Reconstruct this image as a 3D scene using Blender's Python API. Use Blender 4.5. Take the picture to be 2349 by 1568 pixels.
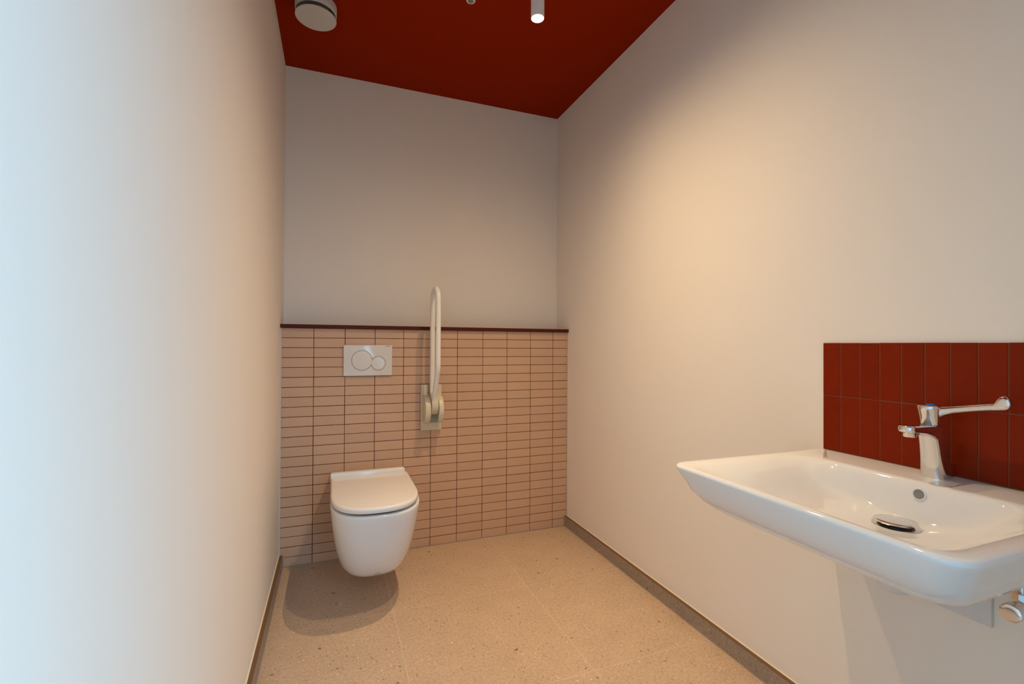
import bpy, bmesh, math, random
from mathutils import Vector, Matrix

# ------------------------------------------------------------------ reset
for o in list(bpy.data.objects):
    bpy.data.objects.remove(o, do_unlink=True)
SC = bpy.context.scene
COL = SC.collection
PI = math.pi

# ------------------------------------------------------------------ camera
cam_d = bpy.data.cameras.new('camera')
cam_d.sensor_fit = 'HORIZONTAL'
cam_d.sensor_width = 36.0
cam_d.lens = 16.40
cam_d.clip_start = 0.02
cam = bpy.data.objects.new('camera', cam_d)
COL.objects.link(cam)
YAW, PITCH, ROLL = math.radians(-20.935), math.radians(0.4267), math.radians(-0.2816)
rot = Matrix.Rotation(YAW, 3, 'Z') @ Matrix.Rotation(PITCH, 3, 'X') @ Matrix.Rotation(ROLL, 3, 'Y')
right, fwd, up = rot.col[0].copy(), rot.col[1].copy(), rot.col[2].copy()
m3 = Matrix((right, up, -fwd)).transposed()
cam.matrix_world = Matrix.Translation((0.2437, -2.5795, 1.1102)) @ m3.to_4x4()
SC.camera = cam

# ------------------------------------------------------------------ exposure
SC.view_settings.view_transform = 'Standard'
SC.view_settings.look = 'None'
SC.view_settings.gamma = 1.0
SC.view_settings.use_curve_mapping = False
SC.view_settings.exposure = 0.0

# ------------------------------------------------------------------ daylight: sky outside the doorway
SKY = 11.3
world = bpy.data.worlds.new('daylight')
SC.world = world
world.use_nodes = True
wn = world.node_tree.nodes
wn.clear()
wo = wn.new('ShaderNodeOutputWorld')
bg = wn.new('ShaderNodeBackground')
bg.inputs['Color'].default_value = (0.315, 0.66, 1.0, 1)
bg.inputs['Strength'].default_value = SKY
world.node_tree.links.new(bg.outputs[0], wo.inputs[0])

DOOR = (0.05, 0.90, 2.10)                 # doorway x0, x1, height
NEAR = -2.62                              # inner face of the near wall
pl = bpy.data.lights.new('doorway_portal', 'AREA')
pl.shape = 'RECTANGLE'
pl.size = DOOR[1] - DOOR[0]
pl.size_y = DOOR[2]
pl.cycles.is_portal = True
po = bpy.data.objects.new('doorway_portal', pl)
COL.objects.link(po)
po.location = ((DOOR[0] + DOOR[1]) / 2, NEAR - 0.14, DOOR[2] / 2)
po.rotation_euler = (PI / 2, 0, 0)        # area lights shine along local -Z -> +Y

LAMP_POWER = 84.0
LAMP_PROFILE = ((0.62, 8.0), (0.38, 2.5))   # narrow core plus wide spill, as powers of the cosine
LAMP_COLOR = (1.0, 0.735, 0.435)
LAMP_SPREAD = math.radians(175)

# ------------------------------------------------------------------ materials
def mat(name):
    m = bpy.data.materials.new(name)
    m.use_nodes = True
    nt = m.node_tree
    return m, nt, nt.nodes['Principled BSDF']

def simple(name, col, rough=0.5, metal=0.0, spec=0.5, coat=0.0):
    m, nt, b = mat(name)
    b.inputs['Base Color'].default_value = (*col, 1)
    b.inputs['Roughness'].default_value = rough
    b.inputs['Metallic'].default_value = metal
    b.inputs['Specular IOR Level'].default_value = spec
    b.inputs['Coat Weight'].default_value = coat
    return m

def N(nt, kind, **kw):
    n = nt.nodes.new(kind)
    for k, v in kw.items():
        setattr(n, k, v)
    return n

def plaster(name, col, bump=0.02, spec=0.25):
    """matt emulsion with faint roller texture"""
    m, nt, b = mat(name)
    tc = N(nt, 'ShaderNodeTexCoord')
    n1 = N(nt, 'ShaderNodeTexNoise')
    n1.inputs['Scale'].default_value = 260
    n1.inputs['Detail'].default_value = 4
    nt.links.new(tc.outputs['Object'], n1.inputs['Vector'])
    bp = N(nt, 'ShaderNodeBump')
    bp.inputs['Strength'].default_value = bump
    bp.inputs['Distance'].default_value = 0.002
    nt.links.new(n1.outputs['Fac'], bp.inputs['Height'])
    nt.links.new(bp.outputs[0], b.inputs['Normal'])
    n2 = N(nt, 'ShaderNodeTexNoise')
    n2.inputs['Scale'].default_value = 2.2
    n2.inputs['Detail'].default_value = 3
    nt.links.new(tc.outputs['Object'], n2.inputs['Vector'])
    mr = N(nt, 'ShaderNodeMapRange')
    mr.inputs['To Min'].default_value = 0.985
    mr.inputs['To Max'].default_value = 1.015
    nt.links.new(n2.outputs['Fac'], mr.inputs['Value'])
    mx = N(nt, 'ShaderNodeVectorMath', operation='SCALE')
    mx.inputs[0].default_value = col
    nt.links.new(mr.outputs[0], mx.inputs['Scale'])
    nt.links.new(mx.outputs[0], b.inputs['Base Color'])
    b.inputs['Roughness'].default_value = 0.75
    b.inputs['Specular IOR Level'].default_value = spec
    return m

def stone(name, base, dark, light, grout=None, axes=((0, 0.485), (1, -0.583))):
    """fine terrazzo-like porcelain: grain, dark and pale chips; optional 600 mm grout grid"""
    m, nt, b = mat(name)
    L = nt.links.new
    tc = N(nt, 'ShaderNodeTexCoord')
    v = tc.outputs['Object']
    ng = N(nt, 'ShaderNodeTexNoise')
    ng.inputs['Scale'].default_value = 330
    ng.inputs['Detail'].default_value = 5
    ng.inputs['Roughness'].default_value = 0.7
    L(v, ng.inputs['Vector'])
    cr = N(nt, 'ShaderNodeValToRGB')
    cr.color_ramp.elements[0].position = 0.30
    cr.color_ramp.elements[0].color = (*[c * 0.56 for c in base], 1)
    cr.color_ramp.elements[1].position = 0.68
    cr.color_ramp.elements[1].color = (*[min(1, c * 1.30) for c in base], 1)
    L(ng.outputs['Fac'], cr.inputs['Fac'])
    col = cr.outputs['Color']
    nm = N(nt, 'ShaderNodeTexNoise')
    nm.inputs['Scale'].default_value = 95
    nm.inputs['Detail'].default_value = 3
    L(v, nm.inputs['Vector'])
    mg = N(nt, 'ShaderNodeMapRange')
    mg.inputs['From Min'].default_value = 0.3
    mg.inputs['From Max'].default_value = 0.7
    mg.inputs['To Min'].default_value = 0.87
    mg.inputs['To Max'].default_value = 1.13
    L(nm.outputs['Fac'], mg.inputs['Value'])
    sg = N(nt, 'ShaderNodeVectorMath', operation='SCALE')
    L(col, sg.inputs[0])
    L(mg.outputs[0], sg.inputs['Scale'])
    col = sg.outputs[0]
    # cloudy tone
    nc = N(nt, 'ShaderNodeTexNoise')
    nc.inputs['Scale'].default_value = 9
    nc.inputs['Detail'].default_value = 4
    L(v, nc.inputs['Vector'])
    mr = N(nt, 'ShaderNodeMapRange')
    mr.inputs['To Min'].default_value = 0.90
    mr.inputs['To Max'].default_value = 1.10
    L(nc.outputs['Fac'], mr.inputs['Value'])
    sc = N(nt, 'ShaderNodeVectorMath', operation='SCALE')
    L(col, sc.inputs[0])
    L(mr.outputs[0], sc.inputs['Scale'])
    col = sc.outputs[0]
    # chips
    def chips(scale, keep, radius, colr, stretch, seed):
        nonlocal col
        mp = N(nt, 'ShaderNodeMapping')
        mp.inputs['Location'].default_value = (seed * 1.7, seed * 0.9, seed * 0.31)
        mp.inputs['Rotation'].default_value = (0.0, 0.0, 0.25 * seed)
        mp.inputs['Scale'].default_value = stretch
        L(v, mp.inputs['Vector'])
        wob = N(nt, 'ShaderNodeTexNoise')
        wob.inputs['Scale'].default_value = scale * 2.2
        L(mp.outputs[0], wob.inputs['Vector'])
        wsc = N(nt, 'ShaderNodeVectorMath', operation='SCALE')
        L(wob.outputs['Color'], wsc.inputs[0])
        wsc.inputs['Scale'].default_value = 0.45 / scale
        add = N(nt, 'ShaderNodeVectorMath', operation='ADD')
        L(mp.outputs[0], add.inputs[0])
        L(wsc.outputs[0], add.inputs[1])
        vo = N(nt, 'ShaderNodeTexVoronoi')
        vo.inputs['Scale'].default_value = scale
        L(add.outputs[0], vo.inputs['Vector'])
        sep = N(nt, 'ShaderNodeSeparateColor')
        L(vo.outputs['Color'], sep.inputs[0])
        # radius varies per cell, only some cells carry a chip
        rr = N(nt, 'ShaderNodeMath', operation='MULTIPLY')
        L(sep.outputs[1], rr.inputs[0])
        rr.inputs[1].default_value = radius
        lt = N(nt, 'ShaderNodeMath', operation='LESS_THAN')
        L(vo.outputs['Distance'], lt.inputs[0])
        L(rr.outputs[0], lt.inputs[1])
        kp = N(nt, 'ShaderNodeMath', operation='LESS_THAN')
        L(sep.outputs[0], kp.inputs[0])
        kp.inputs[1].default_value = keep
        f = N(nt, 'ShaderNodeMath', operation='MULTIPLY')
        L(lt.outputs[0], f.inputs[0])
        L(kp.outputs[0], f.inputs[1])
        f2 = N(nt, 'ShaderNodeMath', operation='MULTIPLY')
        L(f.outputs[0], f2.inputs[0])
        f2.inputs[1].default_value = 0.85
        mx = N(nt, 'ShaderNodeMix', data_type='RGBA')
        L(f2.outputs[0], mx.inputs[0])
        L(col, mx.inputs[6])
        mx.inputs[7].default_value = (*colr, 1)
        col = mx.outputs[2]
    mid = tuple(0.55 * d + 0.45 * c for d, c in zip(dark, base))
    chips(75, 0.30, 0.26, mid, (1, 0.6, 1), 1)
    chips(120, 0.09, 0.30, light, (1, 0.6, 1), 2)
    chips(27, 0.55, 0.145, dark, (0.7, 1.1, 1), 3)
    chips(150, 0.22, 0.36, mid, (1, 0.6, 1), 5)
    if grout:
        sx = N(nt, 'ShaderNodeSeparateXYZ')
        L(v, sx.inputs[0])
        masks = []
        masks.append(0.0)
        for axis, off in axes:
            a = N(nt, 'ShaderNodeMath', operation='SUBTRACT')
            L(sx.outputs[axis], a.inputs[0])
            a.inputs[1].default_value = off - 0.3
            w = N(nt, 'ShaderNodeMath', operation='FLOORED_MODULO')
            L(a.outputs[0], w.inputs[0])
            w.inputs[1].default_value = 0.6
            s = N(nt, 'ShaderNodeMath', operation='SUBTRACT')
            L(w.outputs[0], s.inputs[0])
            s.inputs[1].default_value = 0.3
            ab = N(nt, 'ShaderNodeMath', operation='ABSOLUTE')
            L(s.outputs[0], ab.inputs[0])
            lt = N(nt, 'ShaderNodeMath', operation='LESS_THAN')
            L(ab.outputs[0], lt.inputs[0])
            lt.inputs[1].default_value = 0.0012
            masks.append(lt.outputs[0])
        mm = N(nt, 'ShaderNodeMath', operation='MAXIMUM')
        for k, ms in enumerate(masks[-2:]):
            if ms == 0.0:
                mm.inputs[k].default_value = 0.0
            else:
                L(ms, mm.inputs[k])
        mx = N(nt, 'ShaderNodeMix', data_type='RGBA')
        L(mm.outputs[0], mx.inputs[0])
        L(col, mx.inputs[6])
        mx.inputs[7].default_value = (*grout, 1)
        col = mx.outputs[2]
    L(col, b.inputs['Base Color'])
    b.inputs['Roughness'].default_value = 0.55
    b.inputs['Specular IOR Level'].default_value = 0.35
    bp = N(nt, 'ShaderNodeBump')
    bp.inputs['Strength'].default_value = 0.08
    bp.inputs['Distance'].default_value = 0.001
    L(ng.outputs['Fac'], bp.inputs['Height'])
    L(bp.outputs[0], b.inputs['Normal'])
    return m

def glazed_tile(name, col, rough, var, mottle, cell, spec=0.4):
    """tile body: every tile has its own slight tone, soft mottling inside it"""
    m, nt, b = mat(name)
    L = nt.links.new
    at = N(nt, 'ShaderNodeAttribute')
    at.attribute_name = 'tile_tone'
    tc = N(nt, 'ShaderNodeTexCoord')
    nn = N(nt, 'ShaderNodeTexNoise')
    nn.inputs['Scale'].default_value = cell
    nn.inputs['Detail'].default_value = 5
    L(tc.outputs['Object'], nn.inputs['Vector'])
    m1 = N(nt, 'ShaderNodeMapRange')
    m1.inputs['To Min'].default_value = 1 - mottle
    m1.inputs['To Max'].default_value = 1 + mottle
    L(nn.outputs['Fac'], m1.inputs['Value'])
    m2 = N(nt, 'ShaderNodeMapRange')
    m2.inputs['To Min'].default_value = 1 - var
    m2.inputs['To Max'].default_value = 1 + var
    L(at.outputs['Fac'], m2.inputs['Value'])
    mu = N(nt, 'ShaderNodeMath', operation='MULTIPLY')
    L(m1.outputs[0], mu.inputs[0])
    L(m2.outputs[0], mu.inputs[1])
    sc = N(nt, 'ShaderNodeVectorMath', operation='SCALE')
    sc.inputs[0].default_value = col
    L(mu.outputs[0], sc.inputs['Scale'])
    L(sc.outputs[0], b.inputs['Base Color'])
    b.inputs['Roughness'].default_value = rough
    b.inputs['Specular IOR Level'].default_value = spec
    return m

WALL = (0.90, 0.815, 0.72)
M = {}
M['wall'] = plaster('wall_paint', WALL)
M['ceiling'] = plaster('red_ceiling_paint', (0.275, 0.0165, 0.0004), spec=0.04)
M['floor'] = stone('floor_stone', (0.595, 0.43, 0.30), (0.10, 0.065, 0.04), (0.86, 0.78, 0.66), (0.69, 0.53, 0.38))
M['skirt'] = stone('skirting_stone', (0.36, 0.28, 0.215), (0.08, 0.055, 0.04), (0.50, 0.44, 0.36), (0.42, 0.34, 0.26), ((1, -0.583),))
M['skirt_edge'] = simple('skirting_edge', (0.17, 0.085, 0.035), 0.6)
M['caulk'] = simple('cream_caulk', (0.86, 0.74, 0.56), 0.5)
M['tile'] = glazed_tile('blush_tile', (0.63, 0.40, 0.265), 0.5, 0.035, 0.05, 14)
M['tile_grout'] = simple('oxblood_grout', (0.085, 0.022, 0.010), 0.9)
M['red_tile'] = glazed_tile('oxide_red_tile', (0.215, 0.0155, 0.0004), 0.45, 0.06, 0.14, 30, 0.12)
M['red_grout'] = simple('brown_grout', (0.20, 0.055, 0.022), 0.9)
M['ledge'] = simple('oxblood_board', (0.088, 0.017, 0.006), 0.55, spec=0.15)
M['silicone'] = simple('silicone', (0.62, 0.57, 0.50), 0.4)
M['silicone_grey'] = simple('grey_silicone', (0.36, 0.29, 0.245), 0.5)
M['ceramic'] = simple('white_ceramic', (0.82, 0.815, 0.81), 0.05, spec=0.55)
M['plastic'] = simple('white_plastic', (0.74, 0.705, 0.67), 0.10)
M['lid'] = simple('lid_plastic', (0.84, 0.81, 0.79), 0.12)
M['gap'] = simple('seat_gap_shade', (0.03, 0.03, 0.028), 0.7)  # shade between lid and bowl, put into the seat's colour
M['cream'] = simple('cream_plastic', (0.70, 0.64, 0.47), 0.35)
M['cream_shade'] = simple('cream_hinge_cover', (0.68, 0.60, 0.46), 0.45)
M['tube'] = simple('coated_tube', (0.86, 0.84, 0.80), 0.22)
M['olive'] = simple('grey_green_bracket', (0.25, 0.25, 0.17), 0.5)
M['chrome'] = simple('chrome', (0.74, 0.74, 0.745), 0.05, 1.0)
M['cap_chrome'] = simple('brushed_chrome', (0.86, 0.85, 0.84), 0.16, 1.0)
M['black'] = simple('waste_gap_shade', (0.008, 0.008, 0.008), 0.4)  # painted shade of the gap under the waste cap
M['blue'] = simple('blue_cap', (0.01, 0.16, 0.62), 0.25)
M['print'] = simple('grey_print', (0.10, 0.10, 0.10), 0.6)
M['print_ring'] = simple('button_joint', (0.16, 0.13, 0.11), 0.7)
M['print_soft'] = simple('soft_grey_print', (0.34, 0.35, 0.36), 0.5)
M['metal_white'] = simple('white_metal', (0.62, 0.585, 0.55), 0.5)
M['vent_inner'] = simple('grey_valve_throat', (0.45, 0.43, 0.42), 0.55)
M['sensor'] = simple('sensor_lens', (0.23, 0.23, 0.24), 0.3)
M['lamp_body'] = simple('white_lamp_body', (0.86, 0.82, 0.81), 0.4)
M['panel'] = simple('white_panel', (0.72, 0.69, 0.68), 0.45)
M['paving'] = simple('paving', (0.32, 0.31, 0.30), 0.9)
M['door_paint'] = simple('door_paint', (0.6, 0.58, 0.55), 0.5)

def glow(name, col, s):
    m = bpy.data.materials.new(name)
    m.use_nodes = True
    nt = m.node_tree
    nt.nodes.clear()
    o = nt.nodes.new('ShaderNodeOutputMaterial')
    e = nt.nodes.new('ShaderNodeEmission')
    e.inputs['Color'].default_value = (*col, 1)
    e.inputs['Strength'].default_value = s
    nt.links.new(e.outputs[0], o.inputs[0])
    return m
M['glow'] = glow('lamp_lens', (1.0, 0.86, 0.66), 22.0)

# ------------------------------------------------------------------ helpers
def wloc(o):
    v = Vector((0, 0, 0))
    while o:
        v += o.location
        o = o.parent
    return v

def obj(name, bm, mats, parent=None, loc=None, smooth=None):
    """link bm (built in world coordinates) as ONE mesh object"""
    me = bpy.data.meshes.new(name)
    base = Vector(loc) if loc is not None else (wloc(parent) if parent else Vector((0, 0, 0)))
    bmesh.ops.translate(bm, verts=bm.verts, vec=-base)
    bmesh.ops.recalc_face_normals(bm, faces=bm.faces)
    bm.to_mesh(me)
    bm.free()
    if not isinstance(mats, (list, tuple)):
        mats = [mats]
    for m in mats:
        me.materials.append(m)
    if smooth is not None:
        me.polygons.foreach_set('use_smooth', [True] * len(me.polygons))
        me.set_sharp_from_angle(angle=math.radians(smooth))
    o = bpy.data.objects.new(name, me)
    COL.objects.link(o)
    if parent:
        o.parent = parent
        o.location = base - wloc(parent)
    else:
        o.location = base
    return o

def thing(name, label, cat, loc, group=None):
    o = bpy.data.objects.new(name, None)
    o.empty_display_size = 0.05
    COL.objects.link(o)
    o.location = loc
    tag(o, label, cat, group)
    return o

def tag(o, label, cat, group=None):
    o['label'] = label
    o['category'] = cat
    if group:
        o['group'] = group
    return o

def struct(name, bm, mats, smooth=None):
    o = obj(name, bm, mats, smooth=smooth)
    o['kind'] = 'structure'
    return o

def box(bm, x0, x1, y0, y1, z0, z1, bev=0.0, seg=2, mi=0):
    vs = [bm.verts.new((x, y, z)) for z in (z0, z1) for y in (y0, y1) for x in (x0, x1)]
    fs = []
    for q in ((0, 1, 3, 2), (4, 6, 7, 5), (0, 4, 5, 1), (2, 3, 7, 6), (0, 2, 6, 4), (1, 5, 7, 3)):
        f = bm.faces.new([vs[i] for i in q])
        f.material_index = mi
        fs.append(f)
    if bev > 0:
        es = list({e for f in fs for e in f.edges})
        bmesh.ops.recalc_face_normals(bm, faces=fs)
        r = bmesh.ops.bevel(bm, geom=es, offset=bev, segments=seg, profile=0.5, affect='EDGES')
        for f in r['faces']:
            f.material_index = mi
    return vs

def loft(bm, rings, cap0=True, cap1=True, mi=0, closed=True):
    """skin a list of rings (equal point counts)"""
    rv = [[bm.verts.new(p) for p in r] for r in rings]
    n = len(rv[0])
    for a, b in zip(rv[:-1], rv[1:]):
        for i in range(n if closed else n - 1):
            j = (i + 1) % n
            f = bm.faces.new((a[i], a[j], b[j], b[i]))
            f.material_index = mi
    if cap0:
        f = bm.faces.new(list(reversed(rv[0])))
        f.material_index = mi
    if cap1:
        f = bm.faces.new(rv[-1])
        f.material_index = mi
    return rv

def lathe(bm, profile, c, axis='Z', n=48, cap0=True, cap1=True, mi=0):
    """profile = [(radius, height)...] turned about an axis through c"""
    rings = []
    for r, h in profile:
        ring = []
        for i in range(n):
            a = 2 * PI * i / n
            u, w = r * math.cos(a), r * math.sin(a)
            if axis == 'Z':
                p = (c[0] + u, c[1] + w, c[2] + h)
            elif axis == 'X':
                p = (c[0] + h, c[1] + u, c[2] + w)
            else:
                p = (c[0] + u, c[1] + h, c[2] + w)
            ring.append(p)
        rings.append(ring)
    return loft(bm, rings, cap0, cap1, mi)

def sweep(bm, path, r, n=24, cap=True):
    """round tube along a polyline; r may be a list"""
    P = [Vector(p) for p in path]
    T = []
    for i in range(len(P)):
        a = P[max(0, i - 1)]
        b = P[min(len(P) - 1, i + 1)]
        T.append((b - a).normalized())
    ref = Vector((1, 0, 0)) if abs(T[0].x) < 0.9 else Vector((0, 0, 1))
    nrm = (ref - T[0] * ref.dot(T[0])).normalized()
    rings = []
    for i, (p, t) in enumerate(zip(P, T)):
        nrm = (nrm - t * nrm.dot(t)).normalized()
        bi = t.cross(nrm)
        rad = r[i] if isinstance(r, (list, tuple)) else r
        rings.append([p + (nrm * math.cos(2 * PI * k / n) + bi * math.sin(2 * PI * k / n)) * rad for k in range(n)])
    return loft(bm, rings, cap, cap)

def fillet(pts, radii, n=10):
    """round the inner corners of a 3-D polyline"""
    P = [Vector(p) for p in pts]
    out = [P[0]]
    for i in range(1, len(P) - 1):
        a, b, c = P[i - 1], P[i], P[i + 1]
        r = radii[i]
        d1 = (a - b).normalized()
        d2 = (c - b).normalized()
        ang = d1.angle(d2)
        t = min(r / math.tan(ang / 2), (a - b).length * 0.499, (c - b).length * 0.499)
        p1, p2 = b + d1 * t, b + d2 * t
        for k in range(n + 1):
            s = k / n
            # quadratic bezier through the corner, close enough to an arc
            w = 1 / math.cos((PI - ang) / 2) if ang > 0.1 else 1
            q = ((1 - s) ** 2 * p1 + 2 * s * (1 - s) * b * math.cos((PI - ang) / 2) + s * s * p2) / ((1 - s) ** 2 + 2 * s * (1 - s) * math.cos((PI - ang) / 2) + s * s)
            out.append(q)
    out.append(P[-1])
    return out

def prism(bm, pts, axis, a0, a1, bev=0.0, seg=2, mi=0):
    """extrude a 2-D outline along an axis (X: pts are (y,z); Y: (x,z); Z: (x,y))"""
    def P(p, a):
        return {'X': (a, p[0], p[1]), 'Y': (p[0], a, p[1]), 'Z': (p[0], p[1], a)}[axis]
    v0 = [bm.verts.new(P(p, a0)) for p in pts]
    v1 = [bm.verts.new(P(p, a1)) for p in pts]
    n = len(pts)
    f0 = bm.faces.new(list(reversed(v0)))
    f1 = bm.faces.new(v1)
    fs = [f0, f1]
    for i in range(n):
        j = (i + 1) % n
        fs.append(bm.faces.new((v0[i], v0[j], v1[j], v1[i])))
    for f in fs:
        f.material_index = mi
    if bev > 0:
        bmesh.ops.recalc_face_normals(bm, faces=fs)
        es = list(set(f0.edges) | set(f1.edges))
        bmesh.ops.bevel(bm, geom=es, offset=bev, segments=seg, profile=0.5, affect='EDGES')

def text_bm(s, size, origin, xdir, ydir, depth=0.0004, shear=0.0):
    """lettering as thin mesh lying in the plane xdir/ydir"""
    cu = bpy.data.curves.new('lettering', 'FONT')
    cu.body = s
    cu.size = size
    cu.shear = shear
    cu.extrude = depth / 2
    cu.resolution_u = 3
    to = bpy.data.objects.new('lettering', cu)
    COL.objects.link(to)
    dg = bpy.context.evaluated_depsgraph_get()
    dg.update()
    me = to.evaluated_get(dg).to_mesh()
    bm = bmesh.new()
    bm.from_mesh(me)
    to.evaluated_get(dg).to_mesh_clear()
    bpy.data.objects.remove(to, do_unlink=True)
    bpy.data.curves.remove(cu)
    X, Y = Vector(xdir).normalized(), Vector(ydir).normalized()
    Z = X.cross(Y)
    O = Vector(origin)
    for v in bm.verts:
        v.co = O + X * v.co.x + Y * v.co.y + Z * v.co.z
    return bm

# ================================================================== THE SETTING
XL, XR, YB, ZC = -0.004, 1.600, 0.155, 2.590

bm = bmesh.new(); box(bm, XL - 0.2, XR + 0.2, -2.80, YB + 0.1, -0.10, 0.0)
struct('floor', bm, M['floor'])
bm = bmesh.new(); box(bm, XL - 0.2, XR + 0.2, -2.80, YB + 0.1, ZC, ZC + 0.10)
struct('ceiling', bm, M['ceiling'])
bm = bmesh.new(); box(bm, XL - 0.12, XL, -2.78, YB + 0.1, 0.0, ZC)
struct('wall_left', bm, M['wall'])
bm = bmesh.new(); box(bm, XR, XR + 0.12, -2.78, YB + 0.1, 0.0, ZC)
struct('wall_right', bm, M['wall'])
bm = bmesh.new(); box(bm, XL, XR, YB, YB + 0.10, 1.19, ZC)
struct('wall_back', bm, M['wall'])
# near wall behind the camera, with the doorway the daylight comes through
bm = bmesh.new()
box(bm, DOOR[1], XR, NEAR - 0.12, NEAR, 0.0, ZC)
box(bm, XL, DOOR[0], NEAR - 0.12, NEAR, 0.0, ZC)
box(bm, DOOR[0], DOOR[1], NEAR - 0.12, NEAR, DOOR[2], ZC)
struct('wall_near', bm, M['wall'])
bm = bmesh.new()
for a, b in ((DOOR[0], DOOR[0] + 0.03), (DOOR[1] - 0.03, DOOR[1])):
    box(bm, a, b, NEAR - 0.12, NEAR - 0.004, 0.0, DOOR[2])
box(bm, DOOR[0] + 0.03, DOOR[1] - 0.03, NEAR - 0.12, NEAR - 0.004, DOOR[2] - 0.03, DOOR[2])
struct('door_1', bm, M['door_paint'])
bm = bmesh.new(); box(bm, -14, 16, -24, -2.80, -0.16, -0.04)
struct('ground', bm, M['paving'])
# unseen slabs added outside the doorway, so daylight only enters from the right-hand side
bm = bmesh.new()
box(bm, -0.30, -0.10, -12, -2.80, -0.10, 3.4)
box(bm, -0.10, 0.90, -4.10, -3.9, -0.10, 4.0)
struct('daylight_blocker', bm, M['paving'])

# skirtings
def skirting(name, x0, x1, wall_left):
    """stone strip, raw brown top edge, pale caulk line against the wall"""
    bm = bmesh.new()
    box(bm, x0, x1, NEAR, -0.001, 0.0, 0.0600, mi=0)
    c = 0.0050
    if wall_left:
        box(bm, x0, x0 + c, NEAR, -0.001, 0.0600, 0.0632, mi=2)
        box(bm, x0 + c, x1, NEAR, -0.001, 0.0600, 0.0622, mi=1)
    else:
        box(bm, x1 - c, x1, NEAR, -0.001, 0.0600, 0.0632, mi=2)
        box(bm, x0, x1 - c, NEAR, -0.001, 0.0600, 0.0622, mi=1)
    return struct(name, bm, [M['skirt'], M['skirt_edge'], M['caulk']])
skirting('baseboard_left', XL, 0.0145, True)
skirting('baseboard_right', 1.5825, XR, False)

# tiled boxed-out half wall: 50 x 150 tiles, straight joints
PX, PZ, ZL = 0.150, 0.04981, 1.14375
bm = bmesh.new()
tone = []
box(bm, 0.001, 1.598, 0.0018, YB, 0.0, 1.193, mi=1)
tone += [0.5] * 6
J = 0.00145
rnd = random.Random(4)
xs = [0.0015] + [PX * k for k in range(1, 11)] + [1.5965]
zs = [1.192] + [ZL - PZ * r for r in range(23)] + [0.003]
for i in range(len(xs) - 1):
    for j in range(len(zs) - 1):
        xa, xb = xs[i] + (J if i else 0), xs[i + 1] - (J if i < 10 else 0)
        zt, zb_ = zs[j] - (J if j else 0), zs[j + 1] + (J if j < 23 else 0)
        nf = len(bm.faces)
        dx, dz = rnd.uniform(-3e-4, 3e-4), rnd.uniform(-2e-4, 2e-4)
        dy = rnd.uniform(0, 4e-4)
        # front face with a small eased edge
        e = 0.0012
        o4 = [(xa + dx, zb_ + dz), (xb + dx, zb_ + dz), (xb + dx, zt + dz), (xa + dx, zt + dz)]
        i4 = [(xa + dx + e, zb_ + dz + e), (xb + dx - e, zb_ + dz + e), (xb + dx - e, zt + dz - e), (xa + dx + e, zt + dz - e)]
        loft(bm, [[(x, 0.0018, z) for x, z in o4], [(x, 0.0004 + dy, z) for x, z in o4], [(x, -0.0002 + dy, z) for x, z in i4]], cap0=False, cap1=True, mi=0)
        t = rnd.random()
        tone += [t] * (len(bm.faces) - nf)
lay = bm.faces.layers.float.new('tile_tone')
bm.faces.ensure_lookup_table()
for f, t in zip(bm.faces, tone):
    f[lay] = t
struct('wall_tiled', bm, [M['tile'], M['tile_grout']])

# oxblood board on top of the half wall
bm = bmesh.new(); box(bm, XL + 0.001, XR - 0.001, -0.0155, YB, 1.1930, 1.2115, bev=0.0012, seg=2)
struct('trim_1', bm, M['ledge'])
# silicone beads in the corners
bm = bmesh.new()
box(bm, XL, 0.0025, -0.0045, 0.0, 0.0625, 1.193)
box(bm, 1.5965, XR, -0.0045, 0.0, 0.0625, 1.193)
struct('trim_2', bm, M['silicone'])
bm = bmesh.new()
box(bm, 0.0145, 1.5825, -0.004, 0.001, 0.0, 0.0035)
box(bm, 0.0145, 0.0185, -0.004, 0.0, 0.0, 0.060)
box(bm, 1.5785, 1.5825, -0.004, 0.0, 0.0, 0.060)
box(bm, 1.5795, 1.5825, -2.6, -0.004, 0.0, 0.002)
box(bm, 0.0145, 0.0175, -2.6, -0.004, 0.0, 0.002)
struct('trim_3', bm, M['silicone_grey'])

# ================================================================== TOILET
TX = 0.415
def dshape(w, front, back, z, n=28, p=2.6, shoulder=0.24, cx=TX):
    """D outline: straight sides from the back, super-elliptic nose; counter-clockwise seen from above"""
    pts = []
    ys = front + min(shoulder, (back - front) * 0.6)
    for k in range(6):
        t = k / 6
        pts.append((cx - w, back + (ys - back) * t, z))
    for k in range(2 * n + 1):
        a = PI - PI * k / (2 * n)                 # from left round the nose to right
        c, s = math.cos(a), math.sin(a)
        x = math.copysign(abs(c) ** (2 / p), c) * w
        y = -(abs(s) ** (2 / p)) * (ys - front)
        pts.append((cx + x, ys + y, z))
    for k in range(1, 7):
        t = k / 6
        pts.append((cx + w, ys + (back - ys) * t, z))
    return pts

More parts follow.
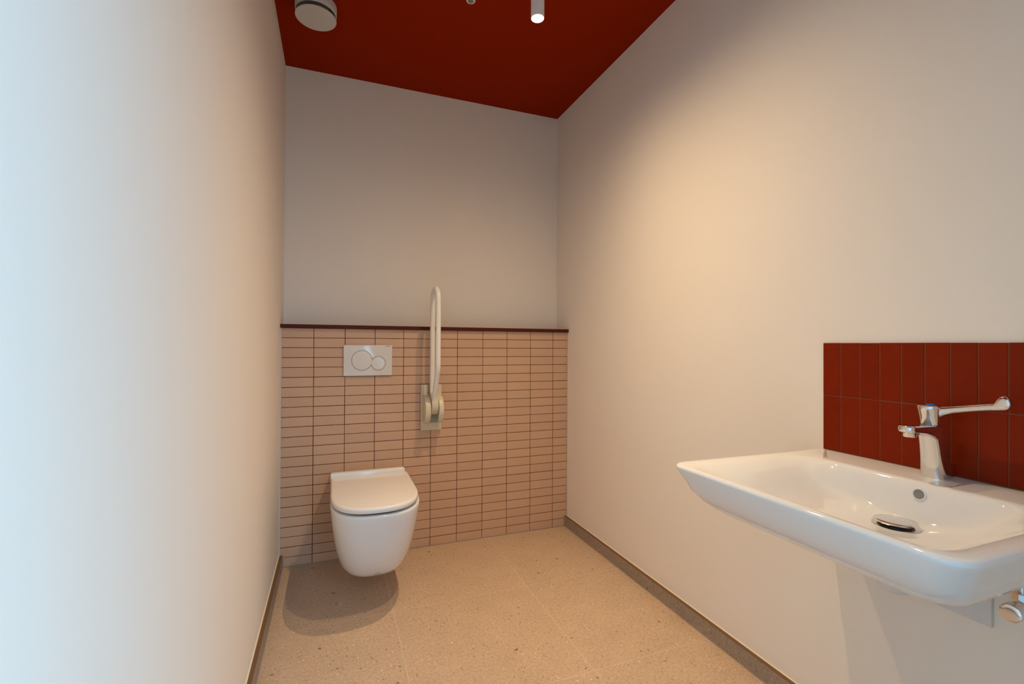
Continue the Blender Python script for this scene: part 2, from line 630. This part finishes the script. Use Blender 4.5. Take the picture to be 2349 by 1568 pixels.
toilet = thing('wall_hung_toilet', 'white wall-hung toilet with closed lid below the flush plate', 'toilet', (TX, -0.002, 0.125))
bm = bmesh.new()
B = -0.0035
prof = [  # z, half width, front y
    (0.1172, 0.070, -0.385), (0.1176, 0.102, -0.445), (0.1210, 0.1185, -0.486), (0.128, 0.1285, -0.511), (0.141, 0.1375, -0.536), (0.165, 0.1462, -0.562),
    (0.200, 0.1545, -0.588), (0.235, 0.1612, -0.612), (0.28, 0.1677, -0.638), (0.33, 0.1735, -0.662), (0.38, 0.1783, -0.683),
    (0.42, 0.1815, -0.698), (0.438, 0.1826, -0.7035), (0.4445, 0.1826, -0.704), (0.4482, 0.1808, -0.702), (0.4492, 0.1775, -0.6985)]
loft(bm, [dshape(w, f, B, z, p=2.7, shoulder=0.25, cx=TX + 0.0025) for z, w, f in prof])
bowl = obj('bowl', bm, M['ceramic'], toilet, smooth=40)
# seat (thin, coloured near-black as the shade under the lid)
bm = bmesh.new()
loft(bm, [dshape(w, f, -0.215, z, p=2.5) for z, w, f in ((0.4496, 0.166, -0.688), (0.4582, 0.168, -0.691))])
obj('seat', bm, M['gap'], toilet, smooth=40)['label'] = 'seat under the lid, coloured dark as the shaded gap'
bm = bmesh.new()
lp = [(0.4584, 0.1725, -0.7025), (0.4592, 0.1755, -0.7065), (0.462, 0.1775, -0.7095), (0.474, 0.1775, -0.7100), (0.4785, 0.1760, -0.7085), (0.4815, 0.1725, -0.7045), (0.4822, 0.168, -0.700)]
loft(bm, [dshape(w, f, -0.222, z, p=2.5, shoulder=0.23) for z, w, f in lp])
obj('lid', bm, M['lid'], toilet, smooth=50)
# hinge cover: upright bar across the back of the seat
bm = bmesh.new()
def rrect(x0, x1, z0, z1, r, n=6):
    pts = []
    for cx, cz, a0 in ((x1 - r, z0 + r, -PI / 2), (x1 - r, z1 - r, 0), (x0 + r, z1 - r, PI / 2), (x0 + r, z0 + r, PI)):
        for k in range(n + 1):
            a = a0 + PI / 2 * k / n
            pts.append((cx + r * math.cos(a), cz + r * math.sin(a)))
    return pts
prism(bm, rrect(0.2345, 0.5800, 0.425, 0.5005, 0.009), 'Y', -0.220, -0.188, bev=0.003, seg=3)
obj('hinge_cover', bm, M['lid'], toilet, smooth=50)
# small grey maker's mark low on the bowl
def bowl_front(x, z):
    a = [q for q in prof]
    for q0, q1 in zip(a[:-1], a[1:]):
        if q0[0] <= z <= q1[0]:
            t = (z - q0[0]) / (q1[0] - q0[0])
            w = q0[1] + (q1[1] - q0[1]) * t
            f = q0[2] + (q1[2] - q0[2]) * t
            sh = min(0.25, (B - f) * 0.6)
            ys = f + sh
            return ys - (1 - min(1, abs((x - TX - 0.0025) / w)) ** 2.7) ** (1 / 2.7) * sh
    return -0.5
bm = text_bm('Alba', 0.0105, (0.4155, 0, 0.1455), (1, 0, 0), (0, 0, 1), shear=0.35)
for v in bm.verts:
    v.co.z = 0.1455 + (v.co.z - 0.1455) * 1.9          # set on the steep lower curve of the bowl
prism(bm, [(0.4095, 0.1420), (0.4115, 0.1420), (0.4185, 0.1630), (0.4165, 0.1630)], 'Y', -0.0002, 0.0002)
for v in bm.verts:
    v.co.y = bowl_front(v.co.x, v.co.z) - 0.0010 + (0.0004 if v.co.y > 0 else 0)
obj('maker_mark', bm, M['print_soft'], toilet)['label'] = 'small grey printed mark low on the bowl'

# ================================================================== FLUSH PLATE
fp = thing('flush_plate', 'white rectangular flush plate with two round buttons on tiled wall', 'flush plate', (0.415, -0.001, 0.947))
FX0, FX1, FZ0, FZ1 = 0.2922, 0.5382, 0.9467, 1.1087
bm = bmesh.new()
# slightly domed plate
def plate_ring(ins, y):
    r = 0.004
    return [(x, y, z) for x, z in rrect(FX0 + ins, FX1 - ins, FZ0 + ins, FZ1 - ins, r)]
loft(bm, [plate_ring(0.003, -0.0005), plate_ring(0.0, -0.004), plate_ring(0.0, -0.0095), plate_ring(0.0015, -0.0112), plate_ring(0.004, -0.0118)])
obj('plate', bm, M['plastic'], fp, smooth=40)
def button(cx, cz, r, y):
    bm = bmesh.new()
    # dark joint ring, then the nearly flat button
    lathe(bm, [(r + 0.0016, 0.0002), (r + 0.0016, -0.0003)], (cx, -0.0118 - y, cz), 'Y', n=72, mi=1)
    lathe(bm, [(r - 0.0004, 0.0), (r - 0.0004, -0.0006), (r - 0.0012, -0.0011), (r * 0.80, -0.00118), (r * 0.3, -0.00122)], (cx, -0.0118 - y, cz), 'Y', n=72, mi=0)
    o = obj('button', bm, [M['plastic'], M['print_ring']], fp, smooth=40)
    return o
button(0.384, 1.0275, 0.0515, 0)['label'] = 'larger left flush button'
button(0.4665, 1.0125, 0.0360, 0.0004)['label'] = 'smaller right flush button'
bm = text_bm('GEBERIT', 0.0066, (0.5010, -0.0120, 1.0998), (1, 0, 0), (0, 0, 1))
obj('maker_mark', bm, M['print'], fp)['label'] = 'tiny dark maker name in the top right corner'

# ================================================================== FOLD-UP GRAB BAR
gb = thing('grab_bar', 'white fold-up support rail folded upright on the tiled wall beside the toilet', 'grab bar', (0.749, -0.001, 0.643))
GX0, GX1, GZ0, GZ1 = 0.693, 0.8052, 0.6432, 0.8930
gm = 0.749
bm = bmesh.new()
outline = [(GX0, GZ0), (GX1, GZ0), (GX1, GZ1), (gm + 0.0185, GZ1)]
for k in range(13):
    a = -PI * k / 12
    outline.append((gm + 0.0185 * math.cos(a), GZ1 - 0.040 + 0.0185 * math.sin(a)))
outline += [(gm - 0.0185, GZ1), (GX0, GZ1)]
prism(bm, outline, 'Y', -0.022, -0.0005, bev=0.002, seg=2)
obj('wall_plate', bm, M['cream'], gb, smooth=40)
def cheek(x0, x1, r, yc):
    bm = bmesh.new()
    pts = []
    zc = 0.764
    for k in range(33):
        a = -PI / 2 - PI * k / 32
        pts.append((yc + r * 0.95 * math.cos(a), zc + r * math.sin(a)))
    pts += [(-0.0215, zc + r), (-0.0215, zc - r)]
    prism(bm, pts, 'X', x0, x1, bev=0.004, seg=3)
    return obj('hinge_cheek', bm, M['cream'], gb, smooth=40)
cheek(0.700, 0.729, 0.073, -0.055)
cheek(0.772, 0.7985, 0.073, -0.055)
# pivot block carrying both tube ends
bm = bmesh.new()
pts = [(-0.050, 0.862), (-0.112, 0.835)]
for k in range(11):
    a = PI * 0.94 + PI * 0.50 * k / 10
    pts.append((-0.066 + 0.060 * math.cos(a), 0.790 + 0.056 * math.sin(a)))
pts += [(-0.035, 0.752)]
prism(bm, pts, 'X', 0.7325, 0.7685, bev=0.004, seg=3)
obj('pivot_block', bm, M['cream_shade'], gb, smooth=40)
bm = bmesh.new()
box(bm, 0.729, 0.772, -0.080, -0.0215, 0.694, 0.735)
obj('back_bracket', bm, M['olive'], gb)['label'] = 'dull grey-green bracket inside the hinge'
bm = bmesh.new()
r = 0.0134
zt = 1.423 - r
rad = 0.0725
yb, yf = -0.055, -0.200
path = [(gm - 0.002, yb, 0.800), (gm - 0.002, yb, zt - rad)]
for k in range(1, 24):
    a = PI * k / 24
    path.append((gm - 0.002, (yb + yf) / 2 + rad * math.cos(a), zt - rad + rad * math.sin(a)))
tail = fillet([(gm - 0.002, yf, zt - rad), (gm - 0.002, yf, 0.995), (gm - 0.002, -0.093, 0.800)], [0, 0.09, 0], n=12)
path += [tuple(p) for p in tail]
sweep(bm, path, r, n=28)
obj('rail_tube', bm, M['tube'], gb, smooth=50)
bm = bmesh.new()
box(bm, 0.697, 0.711, -0.0224, -0.0219, 0.6570, 0.6580)
obj('maker_mark', bm, M['print_soft'], gb)['label'] = 'fine embossed line low on the wall plate'
bm = bmesh.new()
box(bm, 0.780, 0.7808, -0.0224, -0.0219, 0.6600, 0.6850)
obj('seam', bm, M['print_soft'], gb)['label'] = 'short upright seam low on the wall plate'

# ================================================================== SPLASHBACK
bm = bmesh.new()
tone = []
SY0, SZ0, SZM, SZ1 = -1.6230, 0.8135, 0.9700, 1.1215
SF = 1.5920
nt_ = 13
box(bm, SF + 0.0012, XR, SY0 - 0.0505 * nt_ + 0.001, SY0, SZ0 - 0.0025, SZ1 - 0.0004, mi=1)
tone += [0.5] * 6
rnd = random.Random(9)
for i in range(nt_):
    for a, b in ((SZ0, SZM - 0.0013), (SZM + 0.0013, SZ1)):
        ya, yb_ = SY0 - 0.0505 * i - (0.0012 if i else 0), SY0 - 0.0505 * (i + 1) + 0.0012
        dz = rnd.uniform(-6e-4, 6e-4) * 0.6
        nf = len(bm.faces)
        box(bm, SF + rnd.uniform(0, 4e-4), SF + 0.006, yb_, ya, a + (0 if a == SZ0 else dz), b + dz, bev=0.0007, seg=1, mi=0)
        tone += [rnd.random()] * (len(bm.faces) - nf)
lay = bm.faces.layers.float.new('tile_tone')
for f, t in zip(bm.faces, tone):
    f[lay] = t
sp = obj('tiled_splashback', bm, [M['red_tile'], M['red_grout']], loc=(XR, -1.95, SZ0))
tag(sp, 'rust-red tiled splashback in two rows above the washbasin', 'splashback')

# ================================================================== WASHBASIN
BY = -1.907
basin = thing('washbasin', 'white rectangular wall-hung washbasin below the red tiles', 'washbasin', (XR, BY, 0.64))
def rr_plan(xf, xb, y0, y1, rf, rb, z, n=12, m=14):
    """rounded rectangle in plan, xf = front x, xb = back x, y1 < y0; clockwise start at back-far corner"""
    pts = []
    def corner(cx, cy, r, a0, a1):
        for k in range(n + 1):
            a = a0 + (a1 - a0) * k / n
            pts.append((cx + r * math.cos(a), cy + r * math.sin(a), z))
    def side(p, q):
        for k in range(1, m):
            t = k / m
            pts.append((p[0] + (q[0] - p[0]) * t, p[1] + (q[1] - p[1]) * t, z))
    corner(xb - rb, y0 - rb, rb, 0, PI / 2)
    side((xb - rb, y0), (xf + rf, y0))
    corner(xf + rf, y0 - rf, rf, PI / 2, PI)
    side((xf, y0 - rf), (xf, y1 + rf))
    corner(xf + rf, y1 + rf, rf, PI, 1.5 * PI)
    side((xf + rf, y1), (xb - rb, y1))
    corner(xb - rb, y1 + rb, rb, 1.5 * PI, 2 * PI)
    side((xb, y1 + rb), (xb, y0 - rb))
    return pts
bm = bmesh.new()
XB = XR - 0.001
H = 0.2965
rings = []
# outside, from the underside up: z, front inset, side inset, corner radius
for z, fi, si, rf in ((0.667, 0.250, 0.120, 0.05), (0.6685, 0.215, 0.085, 0.055), (0.6725, 0.176, 0.058, 0.058), (0.6785, 0.141, 0.045, 0.058), (0.685, 0.116, 0.037, 0.056), (0.700, 0.0895, 0.028, 0.052),
                      (0.720, 0.062, 0.020, 0.047), (0.745, 0.037, 0.0135, 0.042), (0.770, 0.020, 0.0095, 0.047), (0.790, 0.0075, 0.0045, 0.044),
                      (0.800, 0.002, 0.0015, 0.042), (0.8045, 0.0008, 0.0008, 0.041), (0.8075, 0.0025, 0.0025, 0.040), (0.8098, 0.006, 0.006, 0.038), (0.8105, 0.011, 0.011, 0.034)):
    # the left end flares slightly towards the front
    rings.append([(x, y + (0.016 * (XB - x) / 0.54 if y > BY else 0.0) * min(1, (y - BY) / 0.2), zz)
                  for x, y, zz in rr_plan(1.056 + fi, XB, BY + H - si, BY - H + si * (1.0 + 1.1 * min(1, (0.8105 - z) / 0.06)), rf, 0.004, z)])
# inside: front x, back x, far y, near y, radius front, radius back, z
for xf, xb, ya, yb_, rf, rb, z in ((1.071, 1.482, -1.6265, -2.1835, 0.052, 0.102, 0.8105), (1.074, 1.478, -1.630, -2.180, 0.050, 0.100, 0.8103), (1.080, 1.470, -1.643, -2.168, 0.055, 0.100, 0.8085), (1.086, 1.465, -1.656, -2.158, 0.060, 0.100, 0.8040),
                                   (1.097, 1.462, -1.679, -2.142, 0.070, 0.100, 0.795), (1.118, 1.459, -1.706, -2.120, 0.080, 0.095, 0.780), (1.146, 1.456, -1.730, -2.098, 0.085, 0.090, 0.762),
                                   (1.178, 1.453, -1.755, -2.078, 0.085, 0.085, 0.747), (1.210, 1.449, -1.780, -2.058, 0.080, 0.080, 0.737), (1.245, 1.445, -1.806, -2.034, 0.070, 0.075, 0.7305),
                                   (1.290, 1.440, -1.840, -2.010, 0.060, 0.060, 0.7265), (1.325, 1.436, -1.870, -1.985, 0.050, 0.050, 0.7235), (1.345, 1.434, -1.885, -1.970, 0.040, 0.040, 0.7220)):
    rings.append(rr_plan(xf, xb, ya, yb_, rf, rb, z))
loft(bm, rings)
obj('bowl', bm, M['ceramic'], basin, smooth=60)
# overflow hole in the back slope
bm = bmesh.new()
oc = Vector((1.4592, -1.934, 0.7845))
n0 = Vector((-0.985, 0, 0.16)).normalized()
t0 = Vector((0, 1, 0))
b0 = n0.cross(t0)
def oring(r, d):
    return [oc + (t0 * math.cos(2 * PI * k / 32) + b0 * math.sin(2 * PI * k / 32)) * r + n0 * d for k in range(32)]
loft(bm, [oring(0.0135, -0.004), oring(0.0135, 0.0012), oring(0.0120, 0.0020), oring(0.0105, 0.0010)], cap0=False, cap1=False, mi=0)
loft(bm, [oring(0.0108, 0.0010), oring(0.0104, 0.0008)], cap0=False, cap1=True, mi=1)  # sensor grey reused as painted shade inside the hole
obj('overflow_hole', bm, [M['ceramic'], M['sensor']], basin, smooth=40)['label'] = 'round overflow hole in the back slope'
# waste: chrome dish, shaft coloured black as the shaded gap, domed cap
DX, DY, DZ = 1.390, -1.927, 0.7222
drain = bmesh.new()
lathe(drain, [(0.0425, -0.001), (0.0430, 0.0015), (0.0405, 0.0030), (0.034, 0.0012), (0.028, 0.0003)], (DX, DY, DZ), n=56)
dr = obj('waste_ring', drain, M['chrome'], basin, smooth=50)
bm = bmesh.new()
lathe(bm, [(0.030, 0.0004), (0.030, 0.0034), (0.0325, 0.0036), (0.0325, 0.0043), (0.030, 0.0045), (0.030, 0.0086)], (DX, DY, DZ), n=48)
obj('waste_shaft', bm, M['black'], dr, smooth=50)['label'] = 'shaft under the waste cap, coloured black as the shaded gap'
bm = bmesh.new()
lathe(bm, [(0.031, 0.0082), (0.0385, 0.0086), (0.0400, 0.0094), (0.0392, 0.0104), (0.028, 0.0120), (0.012, 0.0129), (0.002, 0.0131)], (DX, DY, DZ), n=56)
obj('waste_cap', bm, M['cap_chrome'], dr, smooth=60)

# ================================================================== TAP
FXC, FYC, FZB = 1.5560, -1.9180, 0.8106
tap = thing('basin_tap', 'chrome basin tap with long elbow lever on washbasin', 'tap', (FXC, FYC, FZB))
def sell(cx, cy, z, a, b, p=2.8, n=40, tilt=0.0):
    """super-ellipse section; tilt lifts z with x"""
    pts = []
    for k in range(n):
        t = 2 * PI * k / n
        c, s = math.cos(t), math.sin(t)
        x = math.copysign(abs(c) ** (2 / p), c) * a
        y = math.copysign(abs(s) ** (2 / p), s) * b
        pts.append((cx + x, cy + y, z + tilt * x))
    return pts
bm = bmesh.new()
secs = [(0.0, 0.0015, 0.0305, 0.0255), (0.0025, 0.0015, 0.0305, 0.0255), (0.02, -0.0030, 0.0285, 0.0246), (0.045, -0.0090, 0.0258, 0.0232), (0.07, -0.0145, 0.0240, 0.0222),
        (0.088, -0.0180, 0.0240, 0.0216), (0.102, -0.0205, 0.0250, 0.0214), (0.112, -0.0218, 0.0250, 0.0210), (0.1195, -0.0225, 0.0240, 0.0203), (0.1215, -0.0228, 0.0225, 0.0188)]
loft(bm, [sell(FXC + dx, FYC, FZB + h, a, b) for h, dx, a, b in secs])
# spout: flat rounded tongue reaching out over the bowl
def spout_sec(x, zt, zb_, w, r=0.006, n=5):
    pts = []
    r = min(r, (zt - zb_) * 0.48, w * 0.95)
    for cy, cz, a0 in ((w - r, zb_ + r, -PI / 2), (w - r, zt - r, 0), (-w + r, zt - r, PI / 2), (-w + r, zb_ + r, PI)):
        for k in range(n + 1):
            a = a0 + PI / 2 * k / n
            pts.append((x, FYC + cy + r * math.cos(a), cz + r * math.sin(a)))
    return pts
zs_ = FZB
S = [(FXC + 0.000, zs_ + 0.1206, zs_ + 0.060, 0.0190), (FXC - 0.018, zs_ + 0.1208, zs_ + 0.072, 0.0192), (FXC - 0.032, zs_ + 0.1210, zs_ + 0.0850, 0.0192), (FXC - 0.042, zs_ + 0.1213, zs_ + 0.0955, 0.0190),
     (FXC - 0.054, zs_ + 0.1218, zs_ + 0.1020, 0.0187), (FXC - 0.070, zs_ + 0.1226, zs_ + 0.1056, 0.0183), (FXC - 0.090, zs_ + 0.1238, zs_ + 0.1078, 0.0178), (FXC - 0.108, zs_ + 0.1249, zs_ + 0.1090, 0.0172)]
rings = [spout_sec(*q) for q in S]
for k in range(1, 10):
    a = PI / 2 * k / 9.6
    w = 0.0172 * math.cos(a) ** 0.60
    x = FXC - 0.108 - 0.0125 * math.sin(a)
    cut = 0.0022 * (1 - math.cos(a))
    rings.append(spout_sec(x, zs_ + 0.1249 - cut, zs_ + 0.1090 + cut, w))
loft(bm, rings)
obj('body', bm, M['chrome'], tap, smooth=45)
bm = bmesh.new()
lathe(bm, [(0.0122, 0.003), (0.0122, -0.0095), (0.0112, -0.0108), (0.009, -0.0108), (0.0085, -0.006)], (FXC - 0.1005, FYC, zs_ + 0.1095), n=40)
obj('aerator', bm, M['chrome'], tap, smooth=40)
# lever head
bm = bmesh.new()
HX = FXC - 0.0210
hs = [(0.1210, 0.0185, 0.0180, 0), (0.1225, 0.0192, 0.0188, 0), (0.140, 0.0212, 0.0204, 0), (0.156, 0.0235, 0.0222, -0.002), (0.1635, 0.0246, 0.0230, -0.0025), (0.1660, 0.0242, 0.0226, -0.0025), (0.1672, 0.0228, 0.0212, -0.0025)]
loft(bm, [sell(HX + dx, FYC, FZB + h, a, b, p=2.4) for h, a, b, dx in hs])
# flat lever arm swung parallel to the wall (towards -y), paddle end turned up
AX = HX + 0.002
arm = [(-0.004, 0.1660, 0.1350, 0.0150), (-0.018, 0.1664, 0.1390, 0.0140), (-0.030, 0.1676, 0.1470, 0.0120), (-0.045, 0.1702, 0.1530, 0.0098), (-0.078, 0.1772, 0.1612, 0.0085), (-0.106, 0.1828, 0.1670, 0.0080), (-0.110, 0.1838, 0.1676, 0.0080),
       (-0.1125, 0.1872, 0.1680, 0.0081), (-0.1160, 0.1945, 0.1684, 0.0082), (-0.1205, 0.1990, 0.1690, 0.0083), (-0.1255, 0.2006, 0.1699, 0.0083), (-0.1300, 0.1994, 0.1714, 0.0082), (-0.1335, 0.1962, 0.1740, 0.0080), (-0.1358, 0.1915, 0.1778, 0.0074), (-0.1370, 0.1868, 0.1820, 0.0060)]
def arm_sec(dy, zt, zb_, w, n=24):
    pts = []
    cz, hz = (zt + zb_) / 2, (zt - zb_) / 2
    for k in range(n):
        t = 2 * PI * k / n
        c, s = math.cos(t), math.sin(t)
        pts.append((AX + math.copysign(abs(c) ** 0.75, c) * w, FYC + dy, FZB + cz + math.copysign(abs(s) ** 0.75, s) * hz))
    return pts
loft(bm, [arm_sec(*q) for q in arm])
lever = obj('lever', bm, M['chrome'], tap, smooth=45)
bm = bmesh.new()
lathe(bm, [(0.0088, 0.0), (0.0088, 0.0014), (0.0078, 0.0022), (0.004, 0.0028), (0.0005, 0.0029)], (HX - 0.0025, FYC, FZB + 0.1671), n=32)
obj('temperature_cap', bm, M['blue'], lever, smooth=50)['label'] = 'round blue cap on the lever head'

# ================================================================== UNDER THE BASIN
bm = bmesh.new()
box(bm, 1.5905, XR, -1.9985, -1.780, 0.4975, 0.690, bev=0.0018, seg=2)
pn = obj('access_panel', bm, M['panel'], loc=(XR, -1.89, 0.4975), smooth=40)
tag(pn, 'flat white access panel on the right wall beneath the washbasin', 'panel')

tr = thing('drain_trap', 'white rounded drain trap hanging under the washbasin', 'drain trap', (DX + 0.008, DY + 0.005, 0.5755))
bm = bmesh.new()
prof_t = []
for k in range(9):
    a = PI / 2 * k / 8
    prof_t.append((0.0315 * math.sin(a) + 0.0005, 0.014 - 0.014 * math.cos(a)))
prof_t += [(0.0330, 0.016), (0.0335, 0.030), (0.0330, 0.060), (0.020, 0.066), (0.0185, 0.0820)]
lathe(bm, prof_t, (DX + 0.008, DY + 0.005, 0.5755), n=40)
obj('trap_cup', bm, M['plastic'], tr, smooth=45)
bm = bmesh.new()
sweep(bm, [(DX + 0.030, DY + 0.005, 0.614), (DX + 0.10, DY + 0.005, 0.616), (1.5905, DY + 0.005, 0.618)], 0.019, n=24)
obj('waste_pipe', bm, M['plastic'], tr, smooth=45)

# chrome angle valve on the wall at the picture's right edge
VY, VZ = -2.0605, 0.5790
vl = thing('angle_valve', 'chrome angle stop valve on the wall under the washbasin', 'valve', (XR, VY, VZ))
bm = bmesh.new()
lathe(bm, [(0.027, 0.0), (0.0265, -0.003), (0.018, -0.009), (0.0135, -0.011)], (XR, VY, VZ), 'X', n=40)
obj('wall_rosette', bm, M['chrome'], vl, smooth=45)
bm = bmesh.new()
lathe(bm, [(0.0125, -0.008), (0.0125, -0.030), (0.0145, -0.032), (0.0145, -0.052), (0.0115, -0.053), (0.0115, -0.058)], (XR, VY, VZ), 'X', n=36)
lathe(bm, [(0.0105, 0.008), (0.0105, 0.022)], (XR - 0.041, VY, VZ), 'Z', n=32)
obj('valve_body', bm, M['chrome'], vl, smooth=40)
bm = bmesh.new()
lathe(bm, [(0.0135, 0.016), (0.0145, 0.0175), (0.0145, 0.0310), (0.0135, 0.0325)], (XR - 0.041, VY, VZ), 'Z', n=6)
lathe(bm, [(0.0065, 0.030), (0.0065, 0.085)], (XR - 0.041, VY, VZ), 'Z', n=24)
obj('outlet_nut', bm, M['chrome'], vl, smooth=30)
bm = bmesh.new()
lathe(bm, [(0.0150, -0.056), (0.0172, -0.058), (0.0177, -0.060), (0.0177, -0.084), (0.0170, -0.0862), (0.0155, -0.0870), (0.010, -0.0872)], (XR, VY, VZ), 'X', n=44)
obj('valve_handle', bm, M['chrome'], vl, smooth=40)

# ================================================================== CEILING FITTINGS
def spotlight(x, y, label, dim=1.0):
    t = thing('ceiling_spotlight', label, 'ceiling light', (x, y, ZC), 'white tubular ceiling spotlights')
    zt = 2.385
    R = 0.0262
    bm = bmesh.new()
    lathe(bm, [(R, 0.0), (R, zt - ZC + 0.001), (R - 0.0008, zt - ZC), (R - 0.0022, zt - ZC), (R - 0.003, zt - ZC + 0.004), (R - 0.003, zt - ZC + 0.010)], (x, y, ZC), n=48, cap1=False)
    obj('housing', bm, M['lamp_body'], t, smooth=40)
    bm = bmesh.new()
    prof = [(R - 0.003, 0.008)]
    for k in range(1, 9):
        a = PI / 2 * k / 8
        prof.append(((R - 0.003) * math.cos(a) + 0.0003, 0.008 - 0.007 * math.sin(a)))
    lathe(bm, prof, (x, y, zt), n=40, cap0=False)
    obj('lens', bm, M['glow'], t, smooth=60)
    ld = bpy.data.lights.new('spot_beam', 'SPOT')
    ld.energy = LAMP_POWER * dim
    ld.color = LAMP_COLOR
    ld.spot_size = LAMP_SPREAD
    ld.spot_blend = 0.15
    ld.shadow_soft_size = 0.006
    # lens profile: strongest straight down, falling off with the angle
    ld.use_nodes = True
    nt = ld.node_tree
    em = nt.nodes['Emission']
    tc = nt.nodes.new('ShaderNodeTexCoord')
    sx = nt.nodes.new('ShaderNodeSeparateXYZ')
    ab = nt.nodes.new('ShaderNodeMath'); ab.operation = 'ABSOLUTE'
    nt.links.new(tc.outputs['Normal'], sx.inputs[0])
    nt.links.new(sx.outputs[2], ab.inputs[0])
    parts = []
    for weight, power in LAMP_PROFILE:
        pw = nt.nodes.new('ShaderNodeMath'); pw.operation = 'POWER'
        pw.inputs[1].default_value = power
        nt.links.new(ab.outputs[0], pw.inputs[0])
        mu = nt.nodes.new('ShaderNodeMath'); mu.operation = 'MULTIPLY'
        mu.inputs[1].default_value = weight
        nt.links.new(pw.outputs[0], mu.inputs[0])
        parts.append(mu)
    sm = nt.nodes.new('ShaderNodeMath'); sm.operation = 'ADD'
    nt.links.new(parts[0].outputs[0], sm.inputs[0])
    nt.links.new(parts[1].outputs[0], sm.inputs[1])
    nt.links.new(sm.outputs[0], em.inputs['Strength'])
    lo = bpy.data.objects.new('spot_beam', ld)
    COL.objects.link(lo)
    lo.parent = t
    lo.location = (0, 0, zt - 0.016 - ZC)
    return t
spotlight(0.978, -0.922, 'white tubular ceiling spotlight at top centre of the view')
spotlight(0.978, -1.390, 'white tubular ceiling spotlight further from the toilet, above the top edge of the view', 0.80)

vent = thing('air_valve', 'white round ceiling air valve in the far left corner', 'air vent', (0.162, -0.385, ZC))
vx, vy = 0.1620, -0.3830
bm = bmesh.new()
lathe(bm, [(0.0850, 0.0), (0.0850, -0.012), (0.0840, -0.038), (0.0820, -0.0405), (0.0790, -0.0395)], (vx, vy, ZC), n=64, cap1=False)
obj('valve_ring', bm, M['metal_white'], vent, smooth=40)
bm = bmesh.new()
lathe(bm, [(0.0790, -0.0395), (0.066, -0.024), (0.052, -0.006)], (vx, vy, ZC), n=64, cap0=False)
lathe(bm, [(0.008, -0.004), (0.008, -0.056)], (vx, vy, ZC), n=20)
obj('valve_throat', bm, M['vent_inner'], vent, smooth=40)['label'] = 'grey inner throat of the valve'
bm = bmesh.new()
lathe(bm, [(0.030, -0.047), (0.0815, -0.0555), (0.0838, -0.0575), (0.0838, -0.0595), (0.0825, -0.0608), (0.060, -0.0612)], (vx, vy, ZC), n=64)
obj('valve_disc', bm, M['metal_white'], vent, smooth=40)

sens = thing('presence_sensor', 'tiny round white sensor with grey lens on the red ceiling', 'sensor', (0.783, -0.652, ZC))
sx_, sy_ = 0.783, -0.655
bm = bmesh.new()
lathe(bm, [(0.0200, 0.0), (0.0200, -0.0025), (0.0185, -0.0045), (0.0120, -0.0052)], (sx_, sy_, ZC), n=40)
obj('sensor_ring', bm, M['plastic'], sens, smooth=40)
bm = bmesh.new()
lathe(bm, [(0.0118, -0.0048), (0.0112, -0.0066), (0.008, -0.0080), (0.003, -0.0086)], (sx_, sy_, ZC), n=32)
obj('sensor_lens', bm, M['sensor'], sens, smooth=60)
